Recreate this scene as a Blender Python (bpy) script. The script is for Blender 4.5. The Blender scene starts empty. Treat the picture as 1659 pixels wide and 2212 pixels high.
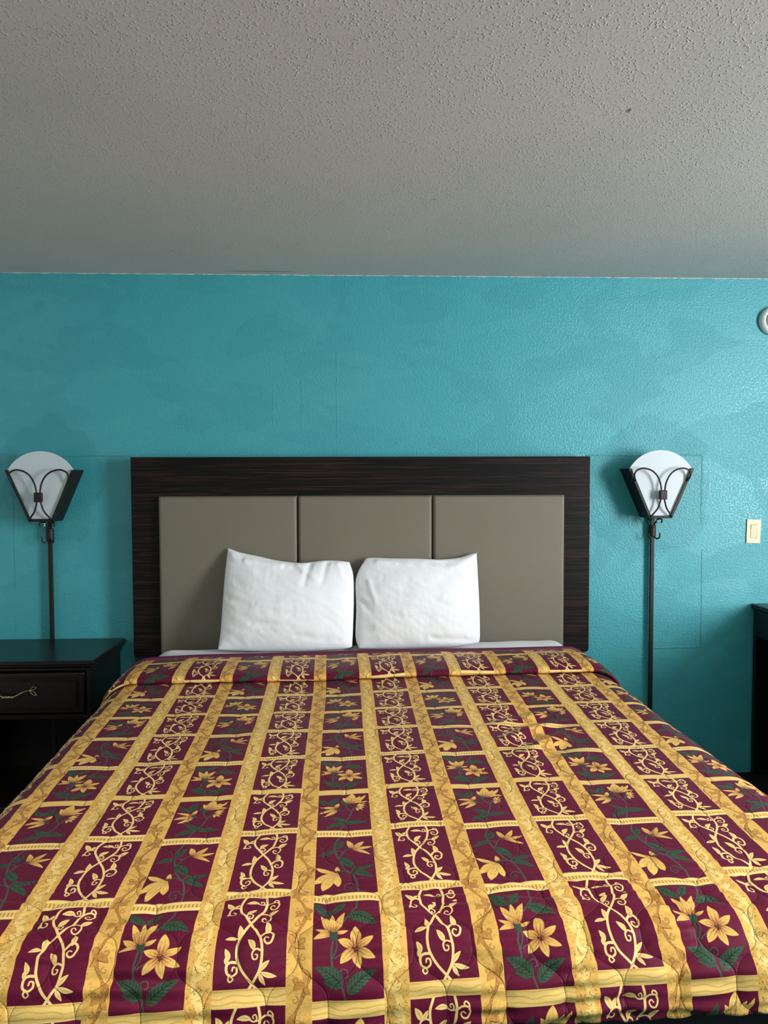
import bpy, bmesh, math, random
import numpy as np
from mathutils import Vector, Matrix, noise

S = bpy.context.scene
C = S.collection
random.seed(7)

# ---------------------------------------------------------------- camera, world, light, exposure
# world: x along the head wall (right +), y = 0 is the head wall, camera at negative y, z up, metres
cam_data = bpy.data.cameras.new('camera')
cam = bpy.data.objects.new('camera', cam_data)
C.objects.link(cam)
yaw, pitch, roll = 0.0423, 0.0442, -0.0032
fw = Vector((math.sin(yaw) * math.cos(pitch), math.cos(yaw) * math.cos(pitch), -math.sin(pitch)))
rt = Vector((math.cos(yaw), -math.sin(yaw), 0.0))
up = rt.cross(fw)
cr, sr = math.cos(roll), math.sin(roll)
r2, u2 = cr * rt + sr * up, -sr * rt + cr * up
M = Matrix((r2, u2, -fw)).transposed().to_4x4()
M.translation = Vector((-0.0555, -3.681, 1.4752))
cam.matrix_world = M
cam_data.sensor_fit = 'VERTICAL'
cam_data.sensor_height = 32.0
cam_data.lens = 32.0 * 1650.0 / 2212.0
cam_data.clip_start = 0.05
S.camera = cam

S.view_settings.view_transform = 'Standard'
S.view_settings.look = 'None'
S.view_settings.gamma = 1.0
S.view_settings.use_curve_mapping = False
S.view_settings.exposure = 0.20

world = bpy.data.worlds.new('world')
S.world = world
world.use_nodes = True
world.node_tree.nodes['Background'].inputs[0].default_value = (0.75, 0.87, 1.0, 1)
world.node_tree.nodes['Background'].inputs[1].default_value = 0.30


def area(name, loc, aim, sx, sy, power, col, spread=180):
    d = bpy.data.lights.new(name, 'AREA')
    d.shape = 'RECTANGLE'; d.size = sx; d.size_y = sy
    d.energy = power; d.color = col; d.spread = math.radians(spread)
    o = bpy.data.objects.new(name, d)
    C.objects.link(o)
    o.location = loc
    o.rotation_euler = (Vector(aim) - Vector(loc)).to_track_quat('-Z', 'Z').to_euler()
    return o


RX = 3.65                                  # inner face of the right wall
WY0, WY1, WZ0, WZ1 = -3.60, -1.90, 0.98, 2.15    # window in the right wall
area('window_daylight', (RX - 0.03, (WY0 + WY1) / 2, (WZ0 + WZ1) / 2), (0, (WY0 + WY1) / 2, (WZ0 + WZ1) / 2),
     WY1 - WY0, WZ1 - WZ0, 168, (0.97, 0.98, 1.0))
area('ceiling_lamp_light', (-0.25, -3.15, 2.32), (-0.25, -3.15, 0), 0.36, 0.36, 17, (1.0, 0.90, 0.76))

# ---------------------------------------------------------------- material helpers


def lin(c):
    return tuple(((v / 255) / 12.92 if v / 255 <= 0.04045 else ((v / 255 + 0.055) / 1.055) ** 2.4) for v in c) + (1,)


class NT:
    """small wrapper to write node trees briefly"""

    def __init__(self, name):
        self.m = bpy.data.materials.new(name)
        self.m.use_nodes = True
        self.t = self.m.node_tree
        self.b = self.t.nodes['Principled BSDF']

    def n(self, kind, **kw):
        nd = self.t.nodes.new(kind)
        for k, v in kw.items():
            setattr(nd, k, v)
        return nd

    def set(self, sock, v):
        if isinstance(v, bpy.types.NodeSocket):
            self.t.links.new(v, sock)
        else:
            sock.default_value = v

    def bs(self, key, v):
        self.set(self.b.inputs[key], v)

    def math(self, op, a, b=0.0, c=0.0, clamp=False):
        nd = self.n('ShaderNodeMath', operation=op, use_clamp=clamp)
        self.set(nd.inputs[0], a); self.set(nd.inputs[1], b); self.set(nd.inputs[2], c)
        return nd.outputs[0]

    def mix(self, f, a, b, blend='MIX'):
        nd = self.n('ShaderNodeMix', data_type='RGBA', blend_type=blend)
        self.set(nd.inputs[0], f); self.set(nd.inputs[6], a); self.set(nd.inputs[7], b)
        return nd.outputs[2]

    def noise(self, vec, scale, detail=2.0, rough=0.5, dist=0.0):
        nd = self.n('ShaderNodeTexNoise')
        if vec is not None:
            self.set(nd.inputs['Vector'], vec)
        nd.inputs['Scale'].default_value = scale
        nd.inputs['Detail'].default_value = detail
        nd.inputs['Roughness'].default_value = rough
        nd.inputs['Distortion'].default_value = dist
        return nd.outputs[0]

    def ramp(self, v, lo, hi):
        nd = self.n('ShaderNodeMapRange', interpolation_type='SMOOTHSTEP')
        self.set(nd.inputs[0], v)
        nd.inputs[1].default_value = lo; nd.inputs[2].default_value = hi
        return nd.outputs[0]

    def mapping(self, vec, scale=(1, 1, 1), loc=(0, 0, 0), rot=(0, 0, 0)):
        nd = self.n('ShaderNodeMapping')
        self.set(nd.inputs[0], vec)
        nd.inputs[1].default_value = loc; nd.inputs[2].default_value = rot; nd.inputs[3].default_value = scale
        return nd.outputs[0]

    def bump(self, h, strength, dist, normal=None):
        nd = self.n('ShaderNodeBump')
        nd.inputs['Strength'].default_value = strength
        nd.inputs['Distance'].default_value = dist
        self.set(nd.inputs['Height'], h)
        if normal is not None:
            self.set(nd.inputs['Normal'], normal)
        return nd.outputs[0]

    def pos(self):
        return self.n('ShaderNodeNewGeometry').outputs['Position']

    def obj(self):
        return self.n('ShaderNodeTexCoord').outputs['Object']

    def xyz(self, v):
        nd = self.n('ShaderNodeSeparateXYZ')
        self.set(nd.inputs[0], v)
        return nd.outputs


def simple(name, col, rough=0.5, metal=0.0, bump=0.0, bscale=80.0, vary=0.06, spec=0.5):
    m = NT(name)
    p = m.obj()
    f = m.noise(p, bscale * 0.25, 3)
    c = lin(col)
    d = tuple(v * (1 - vary * 2) for v in c[:3]) + (1,)
    m.bs('Base Color', m.mix(f, c, d))
    m.bs('Roughness', rough); m.bs('Metallic', metal); m.bs('Specular IOR Level', spec)
    if bump:
        m.bs('Normal', m.bump(m.noise(p, bscale, 3), bump, 0.002))
    return m.m


# ---- teal wall: orange peel, roller patches, ghost outline of an older headboard, ceiling paint at the top edge
def wall_material(marks):
    m = NT('teal_wall_paint' if marks else 'teal_side_wall_paint')
    p = m.pos()
    x, y, z = m.xyz(p)
    patch = m.noise(m.mapping(p, (1.0, 1.0, 1.5)), 2.3, 3, 0.45, 0.6)
    k = m.math('MULTIPLY', m.ramp(patch, 0.50, 0.53), 0.35)
    k2 = m.math('MULTIPLY', m.ramp(m.noise(m.mapping(p, (0.8, 1, 2.2), (4, 2, 1)), 3.1, 2, 0.5, 0.8), 0.55, 0.58), 0.30)
    base = m.mix(k, lin((70, 166, 176)), lin((58, 152, 162)))
    base = m.mix(k2, base, lin((80, 173, 178)))
    h1 = m.noise(p, 120, 3, 0.55)
    h2 = m.noise(p, 50, 2, 0.5)
    h = m.math('ADD', m.ramp(h1, 0.42, 0.72), m.math('MULTIPLY', h2, 0.6))
    if marks:
        jit = m.math('MULTIPLY', m.math('SUBTRACT', m.noise(p, 9, 2), 0.5), 0.012)
        zj = m.math('ADD', z, jit); xj = m.math('ADD', x, jit)
        brk = m.ramp(m.noise(p, 5, 3, 0.6), 0.36, 0.50)
        tot = None

        def line(c, at, o, lo, hi, w, s):
            a = m.math('SUBTRACT', 1.0, m.ramp(m.math('ABSOLUTE', m.math('SUBTRACT', c, at)), w * 0.4, w), clamp=True)
            b = m.math('MULTIPLY', m.math('GREATER_THAN', o, lo), m.math('LESS_THAN', o, hi))
            return m.math('MULTIPLY', m.math('MULTIPLY', a, b), s)
        for args in ((zj, 1.583, x, -1.665, -1.08, 0.0045, 0.5), (zj, 1.583, x, 1.08, 1.665, 0.0045, 0.8),
                     (xj, 1.662, z, 1.24, 1.583, 0.005, 0.8), (xj, 1.668, z, 0.64, 1.12, 0.004, 0.7),
                     (zj, 0.632, x, 1.42, 1.68, 0.006, 0.55), (xj, -1.655, z, 0.72, 1.583, 0.004, 0.5),
                     (xj, -0.125, z, 1.66, 2.08, 0.003, 0.42), (xj, -0.295, z, 1.70, 2.02, 0.0025, 0.38), (xj, -0.43, z, 1.72, 1.9, 0.0025, 0.32),
                     (zj, 0.55, x, -1.3, -1.05, 0.003, 0.5)):
            l = line(*args)
            tot = l if tot is None else m.math('MAXIMUM', tot, l)
        tot = m.math('MULTIPLY', tot, brk)
        base = m.mix(m.math('MULTIPLY', tot, 0.6), base, lin((24, 84, 94)))
        h = m.math('ADD', h, m.math('MULTIPLY', tot, 1.6))
        # hand-brushed touch-up paint round the two lamps
        for cx, cz, rad in ((1.40, 1.42, 0.30), (-1.47, 1.47, 0.24)):
            dx = m.math('SUBTRACT', x, cx); dz = m.math('MULTIPLY', m.math('SUBTRACT', z, cz), 0.85)
            r = m.math('SQRT', m.math('ADD', m.math('MULTIPLY', dx, dx), m.math('MULTIPLY', dz, dz)))
            r = m.math('ADD', r, m.math('MULTIPLY', m.math('SUBTRACT', m.noise(p, 7, 3), 0.5), 0.22))
            a = m.math('SUBTRACT', 1.0, m.ramp(r, rad - 0.01, rad + 0.012), clamp=True)
            base = m.mix(m.math('MULTIPLY', a, 0.45), base, lin((44, 142, 150)))
        # ceiling paint run over the top edge
        ze = m.math('ADD', z, m.math('MULTIPLY', m.math('SUBTRACT', m.noise(m.mapping(p, (1, 1, 0.1)), 26, 4, 0.7), 0.5), 0.016))
        base = m.mix(m.math('GREATER_THAN', ze, 2.4375), base, lin((205, 205, 200)))
    m.bs('Base Color', base)
    m.bs('Roughness', m.math('ADD', 0.34, m.math('MULTIPLY', k, 0.25)))
    m.bs('Specular IOR Level', 0.5)
    m.bs('Normal', m.bump(h, 0.30, 0.004))
    return m.m


MARKS = [(0.678, -1.655, 0.008, 0.016, 0.8), (0.234, -0.997, 0.014, 0.006, 0.55), (0.646, -0.950, 0.012, 0.006, 0.55),
         (-0.47, -0.055, 0.22, 0.013, 0.5), (-0.808, -0.371, 0.006, 0.012, 0.4)]


def ceiling_material():
    m = NT('sprayed_ceiling_texture')
    p = m.pos()
    a = m.ramp(m.noise(p, 120, 3, 0.6), 0.54, 0.74)
    v = m.n('ShaderNodeTexVoronoi'); m.set(v.inputs['Vector'], p); v.inputs['Scale'].default_value = 80
    dots = m.math('SUBTRACT', 1.0, m.ramp(v.outputs['Distance'], 0.05, 0.30), clamp=True)
    dots = m.math('MULTIPLY', dots, m.ramp(m.noise(p, 14, 3), 0.40, 0.58))
    h = m.math('ADD', m.math('MULTIPLY', a, 0.8), m.math('MULTIPLY', dots, 1.2))
    st = m.ramp(m.noise(p, 1.1, 3, 0.5), 0.35, 0.7)
    c = m.mix(st, lin((208, 198, 191)), lin((199, 191, 185)))
    m.bs('Base Color', c)
    x, y, z = m.xyz(p)
    for cx, cy, ax, ay, s_ in MARKS:             # scuffs and specks on the ceiling
        dx = m.math('DIVIDE', m.math('SUBTRACT', x, cx), ax); dy = m.math('DIVIDE', m.math('SUBTRACT', y, cy), ay)
        r = m.math('ADD', m.math('ADD', m.math('MULTIPLY', dx, dx), m.math('MULTIPLY', dy, dy)), m.math('MULTIPLY', m.noise(p, 30, 3), 0.8))
        c = m.mix(m.math('MULTIPLY', m.math('SUBTRACT', 1.0, m.ramp(r, 0.5, 1.4), clamp=True), s_), c, lin((62, 60, 54)))
    m.bs('Base Color', c)
    m.bs('Roughness', 0.5)
    m.bs('Normal', m.bump(h, 0.6, 0.006))
    return m.m


def carpet_material():
    m = NT('dark_carpet')
    p = m.pos()
    f = m.noise(p, 240, 2)
    m.bs('Base Color', m.mix(f, lin((22, 26, 30)), lin((44, 48, 52))))
    m.bs('Roughness', 0.95); m.bs('Specular IOR Level', 0.1)
    m.bs('Normal', m.bump(f, 0.8, 0.006))
    return m.m


def veneer_material():
    m = NT('dark_zebrano_veneer')
    p = m.obj()
    g = m.noise(m.mapping(p, (0.9, 1, 60)), 2.4, 4, 0.6, 0.25)
    g2 = m.noise(m.mapping(p, (3.5, 1, 210), (3, 1, 5)), 1.7, 3, 0.6)
    f = m.math('MULTIPLY', m.ramp(g, 0.44, 0.62), m.ramp(g2, 0.32, 0.66))
    m.bs('Base Color', m.mix(f, lin((9, 7, 7)), lin((56, 35, 30))))
    m.bs('Roughness', 0.5)
    m.bs('Specular IOR Level', 0.2)
    m.bs('Normal', m.bump(f, 0.12, 0.001))
    return m.m


def leather_material():
    m = NT('taupe_faux_leather')
    p = m.obj()
    v = m.n('ShaderNodeTexVoronoi', feature='DISTANCE_TO_EDGE'); m.set(v.inputs['Vector'], p); v.inputs['Scale'].default_value = 420
    m.bs('Base Color', m.mix(m.noise(p, 3, 3), lin((124, 117, 103)), lin((117, 111, 97))))
    m.bs('Roughness', 0.55); m.bs('Specular IOR Level', 0.35)
    m.bs('Normal', m.bump(m.ramp(v.outputs[0], 0.0, 0.12), 0.10, 0.0008))
    return m.m


def cotton_material(name, col):
    m = NT(name)
    p = m.obj()
    n1 = m.noise(m.mapping(p, (1, 1, 1)), 26, 4, 0.55, 0.7)
    n2 = m.noise(p, 700, 1)
    m.bs('Base Color', m.mix(m.noise(p, 5, 2), lin(col), lin(tuple(v - 6 for v in col))))
    m.bs('Roughness', 0.85); m.bs('Specular IOR Level', 0.2)
    m.bs('Sheen Weight', 0.15)
    nn = m.bump(n1, 0.07, 0.006)
    m.bs('Normal', m.bump(n2, 0.12, 0.0006, nn))
    return m.m


def bedspread_material(px):
    img = bpy.data.images.new('bedspread_print', NX, NY, alpha=False)
    a = np.ones((NY, NX, 4), np.float32)
    a[..., :3] = px[::-1]
    img.pixels.foreach_set(a.ravel())
    img.update()
    img.pack()
    m = NT('printed_quilted_bedspread_cloth')
    uv = m.n('ShaderNodeUVMap', uv_map='print').outputs[0]
    st = m.xyz(m.n('ShaderNodeUVMap', uv_map='stitch').outputs[0])
    tex = m.n('ShaderNodeTexImage', image=img, extension='REPEAT', interpolation='Cubic')
    m.set(tex.inputs[0], uv)
    # stitched ogee lines, spaced D, touching in turn
    u, v = st[0], st[1]
    sn = m.math('MULTIPLY', m.math('TANH', m.math('MULTIPLY', m.math('SINE', m.math('MULTIPLY', v, 2 * math.pi / OG_L)), 1.7)), OG_D * 0.5 / math.tanh(1.7))
    d1 = m.math('PINGPONG', m.math('SUBTRACT', u, sn), OG_D)
    d2 = m.math('PINGPONG', m.math('SUBTRACT', m.math('ADD', u, OG_D), m.math('MULTIPLY', sn, -1.0)), OG_D)
    d = m.math('MINIMUM', d1, d2)
    thread = m.math('SUBTRACT', 1.0, m.ramp(d, 0.0004, 0.0011), clamp=True)
    dash = m.math('GREATER_THAN', m.math('FRACT', m.math('MULTIPLY', v, 300.0)), 0.25)
    thread = m.math('MULTIPLY', m.math('MULTIPLY', thread, dash), 0.78)
    colr = m.mix(thread, tex.outputs[0], lin((58, 30, 24)))
    m.bs('Base Color', colr)
    m.bs('Roughness', 0.55); m.bs('Specular IOR Level', 0.12)
    m.bs('Sheen Weight', 0.04); m.bs('Sheen Roughness', 0.4)
    groove = m.ramp(d, 0.0, 0.0035)
    # gathers across the stitches
    pk = m.noise(m.mapping(m.n('ShaderNodeUVMap', uv_map='stitch').outputs[0], (14, 70, 1)), 1.0, 3, 0.55, 0.3)
    near = m.math('SUBTRACT', 1.0, m.ramp(d, 0.0, 0.028), clamp=True)
    h = m.math('ADD', groove, m.math('MULTIPLY', m.math('MULTIPLY', pk, near), 2.4))
    nn = m.bump(h, 0.42, 0.003)
    m.bs('Normal', nn)
    return m.m


OG_D, OG_L = 0.057, 0.205

# ---------------------------------------------------------------- object helpers


def link(name, me, mat=None, parent=None, loc=None, smooth=False):
    o = bpy.data.objects.new(name, me)
    C.objects.link(o)
    if mat:
        me.materials.append(mat)
    if parent:
        o.parent = parent
    if loc:
        o.location = loc
    if smooth:
        for p in me.polygons:
            p.use_smooth = True
    return o


def obj(name, bm, mat, parent=None, loc=None, smooth=False):
    me = bpy.data.meshes.new(name)
    bmesh.ops.recalc_face_normals(bm, faces=bm.faces[:])
    bm.to_mesh(me)
    bm.free()
    return link(name, me, mat, parent, loc, smooth)


def thing(name, label, cat, loc=(0, 0, 0), rz=0.0, group=None):
    o = bpy.data.objects.new(name, None)
    o.empty_display_size = 0.1
    C.objects.link(o)
    o.location = loc
    o.rotation_euler = (0, 0, rz)
    return tag(o, label, cat, group)


def tag(o, label, cat, group=None):
    o['label'] = label
    o['category'] = cat
    if group:
        o['group'] = group
    return o


def struct(o):
    o['kind'] = 'structure'
    return o


def box(bm, x0, x1, y0, y1, z0, z1, bev=0.0, seg=2):
    r = bmesh.ops.create_cube(bm, size=1.0)
    vs = r['verts']
    for v in vs:
        v.co = Vector(((x0 + x1) / 2 + v.co.x * (x1 - x0), (y0 + y1) / 2 + v.co.y * (y1 - y0), (z0 + z1) / 2 + v.co.z * (z1 - z0)))
    if bev:
        es = list({e for v in vs for e in v.link_edges})
        bmesh.ops.bevel(bm, geom=es, offset=bev, segments=seg, profile=0.5, affect='EDGES')
    return bm


def mbox(*a, **k):
    return box(bmesh.new(), *a, **k)


def prism(bm, pts, y0, y1, bev=0.0):
    """polygon in x,z extruded along y"""
    f0 = [bm.verts.new((x, y0, z)) for x, z in pts]
    f1 = [bm.verts.new((x, y1, z)) for x, z in pts]
    n = len(pts)
    bm.faces.new(f0)
    bm.faces.new(f1[::-1])
    for i in range(n):
        bm.faces.new((f0[i], f1[i], f1[(i + 1) % n], f0[(i + 1) % n]))
    if bev:
        bmesh.ops.recalc_face_normals(bm, faces=bm.faces[:])
        es = [e for e in bm.edges if all(v in f0 for v in e.verts) or all(v in f1 for v in e.verts)]
        bmesh.ops.bevel(bm, geom=es, offset=bev, segments=2, profile=0.5, affect='EDGES')
    return bm


def cat_rom(pts, n=8):
    P = [Vector(p) for p in pts]
    Q = [2 * P[0] - P[1]] + P + [2 * P[-1] - P[-2]]
    out = []
    for k in range(1, len(Q) - 2):
        a, b, c, d = Q[k - 1], Q[k], Q[k + 1], Q[k + 2]
        for i in range(n):
            t = i / n
            out.append(0.5 * (2 * b + (c - a) * t + (2 * a - 5 * b + 4 * c - d) * t * t + (3 * b - a - 3 * c + d) * t ** 3))
    out.append(P[-1])
    return out


def tube(bm, pts, r, seg=10, r1=None, curve=True, flat=1.0):
    P = cat_rom(pts) if curve and len(pts) > 2 else [Vector(p) for p in pts]
    r1 = r if r1 is None else r1
    n = len(P)
    rings = []
    prev = None
    for i, p in enumerate(P):
        t = (P[min(i + 1, n - 1)] - P[max(i - 1, 0)]).normalized()
        if prev is None:
            ref = Vector((0, 1, 0)) if abs(t.y) < 0.9 else Vector((1, 0, 0))
            a = t.cross(ref).normalized()
        else:
            a = (prev - t * prev.dot(t)).normalized()
        prev = a
        b = t.cross(a)
        rr = r + (r1 - r) * i / max(1, n - 1)
        rings.append([bm.verts.new(p + rr * (math.cos(q) * a + flat * math.sin(q) * b)) for q in (2 * math.pi * k / seg for k in range(seg))])
    for i in range(n - 1):
        for k in range(seg):
            bm.faces.new((rings[i][k], rings[i][(k + 1) % seg], rings[i + 1][(k + 1) % seg], rings[i + 1][k]))
    bm.faces.new(rings[0][::-1])
    bm.faces.new(rings[-1])
    return bm


def lathe(bm, prof, axis='Z', seg=48, o=(0, 0, 0)):
    o = Vector(o)
    rings = []
    for r, h in prof:
        ring = []
        for k in range(seg):
            q = 2 * math.pi * k / seg
            a, b = r * math.cos(q), r * math.sin(q)
            ring.append(bm.verts.new(o + (Vector((a, b, h)) if axis == 'Z' else Vector((a, -h, b)))))
        rings.append(ring)
    for i in range(len(rings) - 1):
        for k in range(seg):
            bm.faces.new((rings[i][k], rings[i][(k + 1) % seg], rings[i + 1][(k + 1) % seg], rings[i + 1][k]))
    bm.faces.new(rings[0][::-1])
    bm.faces.new(rings[-1])
    return bm


def grid_mesh(name, V, nu, nv, wrap=False):
    """V: (nv, nu, 3) array of points"""
    me = bpy.data.meshes.new(name)
    idx = np.arange(nu * nv).reshape(nv, nu)
    q = np.stack([idx[:-1, :-1], idx[:-1, 1:], idx[1:, 1:], idx[1:, :-1]], -1).reshape(-1, 4)
    me.vertices.add(nu * nv)
    me.vertices.foreach_set('co', V.reshape(-1).astype(np.float32))
    me.loops.add(q.size)
    me.loops.foreach_set('vertex_index', q.reshape(-1).astype(np.int32))
    me.polygons.add(len(q))
    me.polygons.foreach_set('loop_start', np.arange(0, q.size, 4, dtype=np.int32))
    me.polygons.foreach_set('loop_total', np.full(len(q), 4, np.int32))
    me.update(calc_edges=True)
    me.polygons.foreach_set('use_smooth', np.ones(len(q), bool))
    me.update()
    return me, q


# ---------------------------------------------------------------- room
LX, FY, CH = -2.45, -5.2, 2.44
M_wall = wall_material(True)
M_side = wall_material(False)
M_ceil = ceiling_material()
M_carpet = carpet_material()
M_white = simple('white_enamel', (226, 226, 222), 0.35)
struct(obj('floor', mbox(LX - 0.1, RX + 0.1, FY - 0.1, 0.1, -0.1, 0.0), M_carpet))
struct(obj('ceiling', mbox(LX - 0.1, RX + 0.1, FY - 0.1, 0.1, CH, CH + 0.1), M_ceil))
struct(obj('wall_back', mbox(LX - 0.1, RX + 0.1, 0.0, 0.1, 0.0, CH), M_wall))
struct(obj('wall_left', mbox(LX - 0.1, LX, FY, 0.0, 0.0, CH), simple('off_white_side_wall_paint', (226, 226, 222), 0.5, bump=0.3, bscale=120, vary=0.02)))
struct(obj('wall_front', mbox(LX - 0.1, RX + 0.1, FY - 0.1, FY, 0.0, CH), M_side))
b = bmesh.new()
box(b, RX, RX + 0.1, FY, WY0, 0, CH); box(b, RX, RX + 0.1, WY1, 0, 0, CH)
box(b, RX, RX + 0.1, WY0, WY1, 0, WZ0); box(b, RX, RX + 0.1, WY0, WY1, WZ1, CH)
struct(obj('wall_right', b, M_side))
# window in the right wall: frame, mullion, bright panes
win = struct(thing('window_1', 'x', 'x'))
for k in ('label', 'category'):
    del win[k]
b = bmesh.new()
for z0, z1 in ((WZ0, WZ0 + 0.05), (WZ1 - 0.05, WZ1)):
    box(b, RX + 0.02, RX + 0.09, WY0, WY1, z0, z1, 0.004)
for y0 in (WY0, (WY0 + WY1) / 2 - 0.025, WY1 - 0.05):
    box(b, RX + 0.02, RX + 0.09, y0, y0 + 0.05, WZ0, WZ1, 0.004)
obj('window_frame', b, M_white, win)
g = NT('bright_daylight_pane')
g.bs('Base Color', (0.8, 0.9, 1, 1)); g.bs('Emission Color', (0.88, 0.95, 1, 1)); g.bs('Emission Strength', 3.0); g.bs('Roughness', 0.1)
obj('window_pane', mbox(RX + 0.05, RX + 0.056, WY0 + 0.01, WY1 - 0.01, WZ0 + 0.01, WZ1 - 0.01), g.m, win)

# flush ceiling lamp behind the camera
cl = thing('ceiling_lamp', 'round white flush ceiling lamp above the foot of the bed', 'lamp', (-0.25, -3.15, CH))
obj('lamp_base', lathe(bmesh.new(), [(0.20, 0.0), (0.20, -0.02), (0.17, -0.03), (0.01, -0.03)]), M_white, cl, smooth=True)
g = NT('lit_opal_glass'); g.bs('Base Color', (0.9, 0.88, 0.82, 1)); g.bs('Emission Color', (1, 0.9, 0.76, 1)); g.bs('Emission Strength', 4.0)
obj('lamp_shade', lathe(bmesh.new(), [(0.17, -0.031), (0.165, -0.055), (0.13, -0.085), (0.06, -0.105), (0.004, -0.108)]), g.m, cl, smooth=True)
# ---------------------------------------------------------------- printed cloth of the bedspread
# one repeat of the print: two columns (flowers, vines) by three panels, computed here as a texture
PIT, UNI = 0.182, 0.262          # column pitch and panel pitch of the print, metres
PW, PH = 0.133, 0.230            # panel width and height
TW, TH = 2 * PIT, 3 * UNI
PX = 0.00040                     # metres per texel
NX, NY = int(round(TW / PX)), int(round(TH / PX))


def srgb(*c):
    return np.array(c, float) / 255.0


def paint_print():
    rs = np.random.RandomState(5)
    xs = (np.arange(NX) + 0.5) * TW / NX
    ys = (np.arange(NY) + 0.5) * TH / NY

    def vnoise(sx, sy, seed):                    # tileable smooth value noise
        r = np.random.RandomState(seed)
        gx, gy = max(2, int(round(TW / sx))), max(2, int(round(TH / sy)))
        g = r.rand(gy, gx)
        fx, fy = xs / TW * gx, ys / TH * gy
        ix, iy = np.floor(fx).astype(int), np.floor(fy).astype(int)
        tx, ty = fx - ix, fy - iy
        tx, ty = tx * tx * (3 - 2 * tx), ty * ty * (3 - 2 * ty)
        a = g[np.ix_(iy % gy, ix % gx)]; b = g[np.ix_(iy % gy, (ix + 1) % gx)]
        c = g[np.ix_((iy + 1) % gy, ix % gx)]; d = g[np.ix_((iy + 1) % gy, (ix + 1) % gx)]
        top = a + (b - a) * tx[None, :]; bot = c + (d - c) * tx[None, :]
        return top + (bot - top) * ty[:, None]

    fine = vnoise(0.0009, 0.0009, 1); mid = vnoise(0.004, 0.004, 2); big = vnoise(0.03, 0.03, 3)
    MAROON, GOLD, OCHRE = srgb(100, 20, 50), srgb(232, 184, 98), srgb(196, 140, 62)
    CREAM, VINE, BROWN = srgb(249, 220, 140), srgb(247, 214, 140), srgb(190, 138, 70)
    LEAF, LEAFD, STEM = srgb(66, 88, 66), srgb(20, 38, 30), srgb(78, 98, 84)
    PET, PETD, INK = srgb(240, 198, 104), srgb(126, 52, 40), srgb(74, 38, 24)

    # gold ground with speckle
    sp = np.clip((fine * 0.6 + mid * 0.4 - 0.52) * 5, 0, 1) * np.clip(big * 1.8 - 0.35, 0.1, 1)
    img = GOLD[None, None] * (0.95 + 0.09 * big[..., None])
    img = img * (1 - 0.75 * sp[..., None]) + OCHRE * 0.75 * sp[..., None]

    def blend(sl, a, col):
        img[sl] = img[sl] * (1 - a[..., None]) + col * a[..., None]

    def window(x0, y0, x1, y1):                  # texels of a box, wrapped round the repeat
        i0, i1 = int(np.floor(x0 / PX)) - 2, int(np.ceil(x1 / PX)) + 2
        j0, j1 = int(np.floor(y0 / PX)) - 2, int(np.ceil(y1 / PX)) + 2
        ii, jj = np.arange(i0, i1), np.arange(j0, j1)
        gx, gy = np.meshgrid((ii + 0.5) * PX, (jj + 0.5) * PX)
        return np.ix_(jj % NY, ii % NX), gx, gy

    def smooth(pts, n=8):
        P = np.array(pts, float)
        Q = np.vstack([2 * P[0] - P[1], P, 2 * P[-1] - P[-2]])
        out = []
        for k in range(1, len(Q) - 2):
            p0, p1, p2, p3 = Q[k - 1], Q[k], Q[k + 1], Q[k + 2]
            for t in np.linspace(0, 1, n, endpoint=False):
                out.append(0.5 * (2 * p1 + (p2 - p0) * t + (2 * p0 - 5 * p1 + 4 * p2 - p3) * t * t
                                  + (3 * p1 - p0 - 3 * p2 + p3) * t ** 3))
        out.append(P[-1])
        return np.array(out)

    def stroke(pts, w, col, w1=None, curve=True, clip=None, alpha=1.0):
        P = smooth(pts) if curve and len(pts) > 2 else np.array(pts, float)
        w1 = w if w1 is None else w1
        m = max(w, w1)
        sl, gx, gy = window(P[:, 0].min() - m, P[:, 1].min() - m, P[:, 0].max() + m, P[:, 1].max() + m)
        best = np.full(gx.shape, 1e9)
        n = len(P) - 1
        for k in range(n):
            a, b = P[k], P[k + 1]
            d = b - a; L = max(d @ d, 1e-14)
            t = np.clip(((gx - a[0]) * d[0] + (gy - a[1]) * d[1]) / L, 0, 1)
            ww = w + (w1 - w) * (k + t) / n
            best = np.minimum(best, np.hypot(gx - a[0] - t * d[0], gy - a[1] - t * d[1]) - ww / 2)
        a = np.clip(0.5 - best / PX, 0, 1) * alpha
        if clip:
            a = a * ((gx > clip[0]) & (gy > clip[1]) & (gx < clip[2]) & (gy < clip[3]))
        blend(sl, a, col)

    def blade(b, tip, w, kind, bend=0.0, clip=None, k=None, dark=1.0):
        """leaf or petal from base b to tip, w wide"""
        k = k or (0.68 if kind == 'leaf' else 0.85)
        b, tip = np.array(b, float), np.array(tip, float)
        d = tip - b; L = np.hypot(*d); d = d / L; nrm = np.array([-d[1], d[0]])
        m = w + abs(bend) * L
        sl, gx, gy = window(min(b[0], tip[0]) - m, min(b[1], tip[1]) - m, max(b[0], tip[0]) + m, max(b[1], tip[1]) + m)
        qx, qy = gx - b[0], gy - b[1]
        t = (qx * d[0] + qy * d[1]) / L
        s = (qx * nrm[0] + qy * nrm[1]) - bend * L * 4 * t * (1 - t)
        tc = np.clip(t, 0, 1)
        hw = 0.5 * w * np.sin(np.pi * tc ** k) ** 0.8
        if kind in ('leaf', 'vleaf'):
            hw = hw * (1 + 0.05 * (2 * ((tc * 11) % 1) - 1) * (kind == 'leaf')) 
        a = np.clip(0.5 + (hw - np.abs(s)) / PX, 0, 1) * ((t > 0) & (t < 1))
        if clip:
            a = a * ((gx > clip[0]) & (gy > clip[1]) & (gx < clip[2]) & (gy < clip[3]))
        f = fine[sl]; mm = mid[sl]
        r = s / np.maximum(hw, 1e-5)
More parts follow.
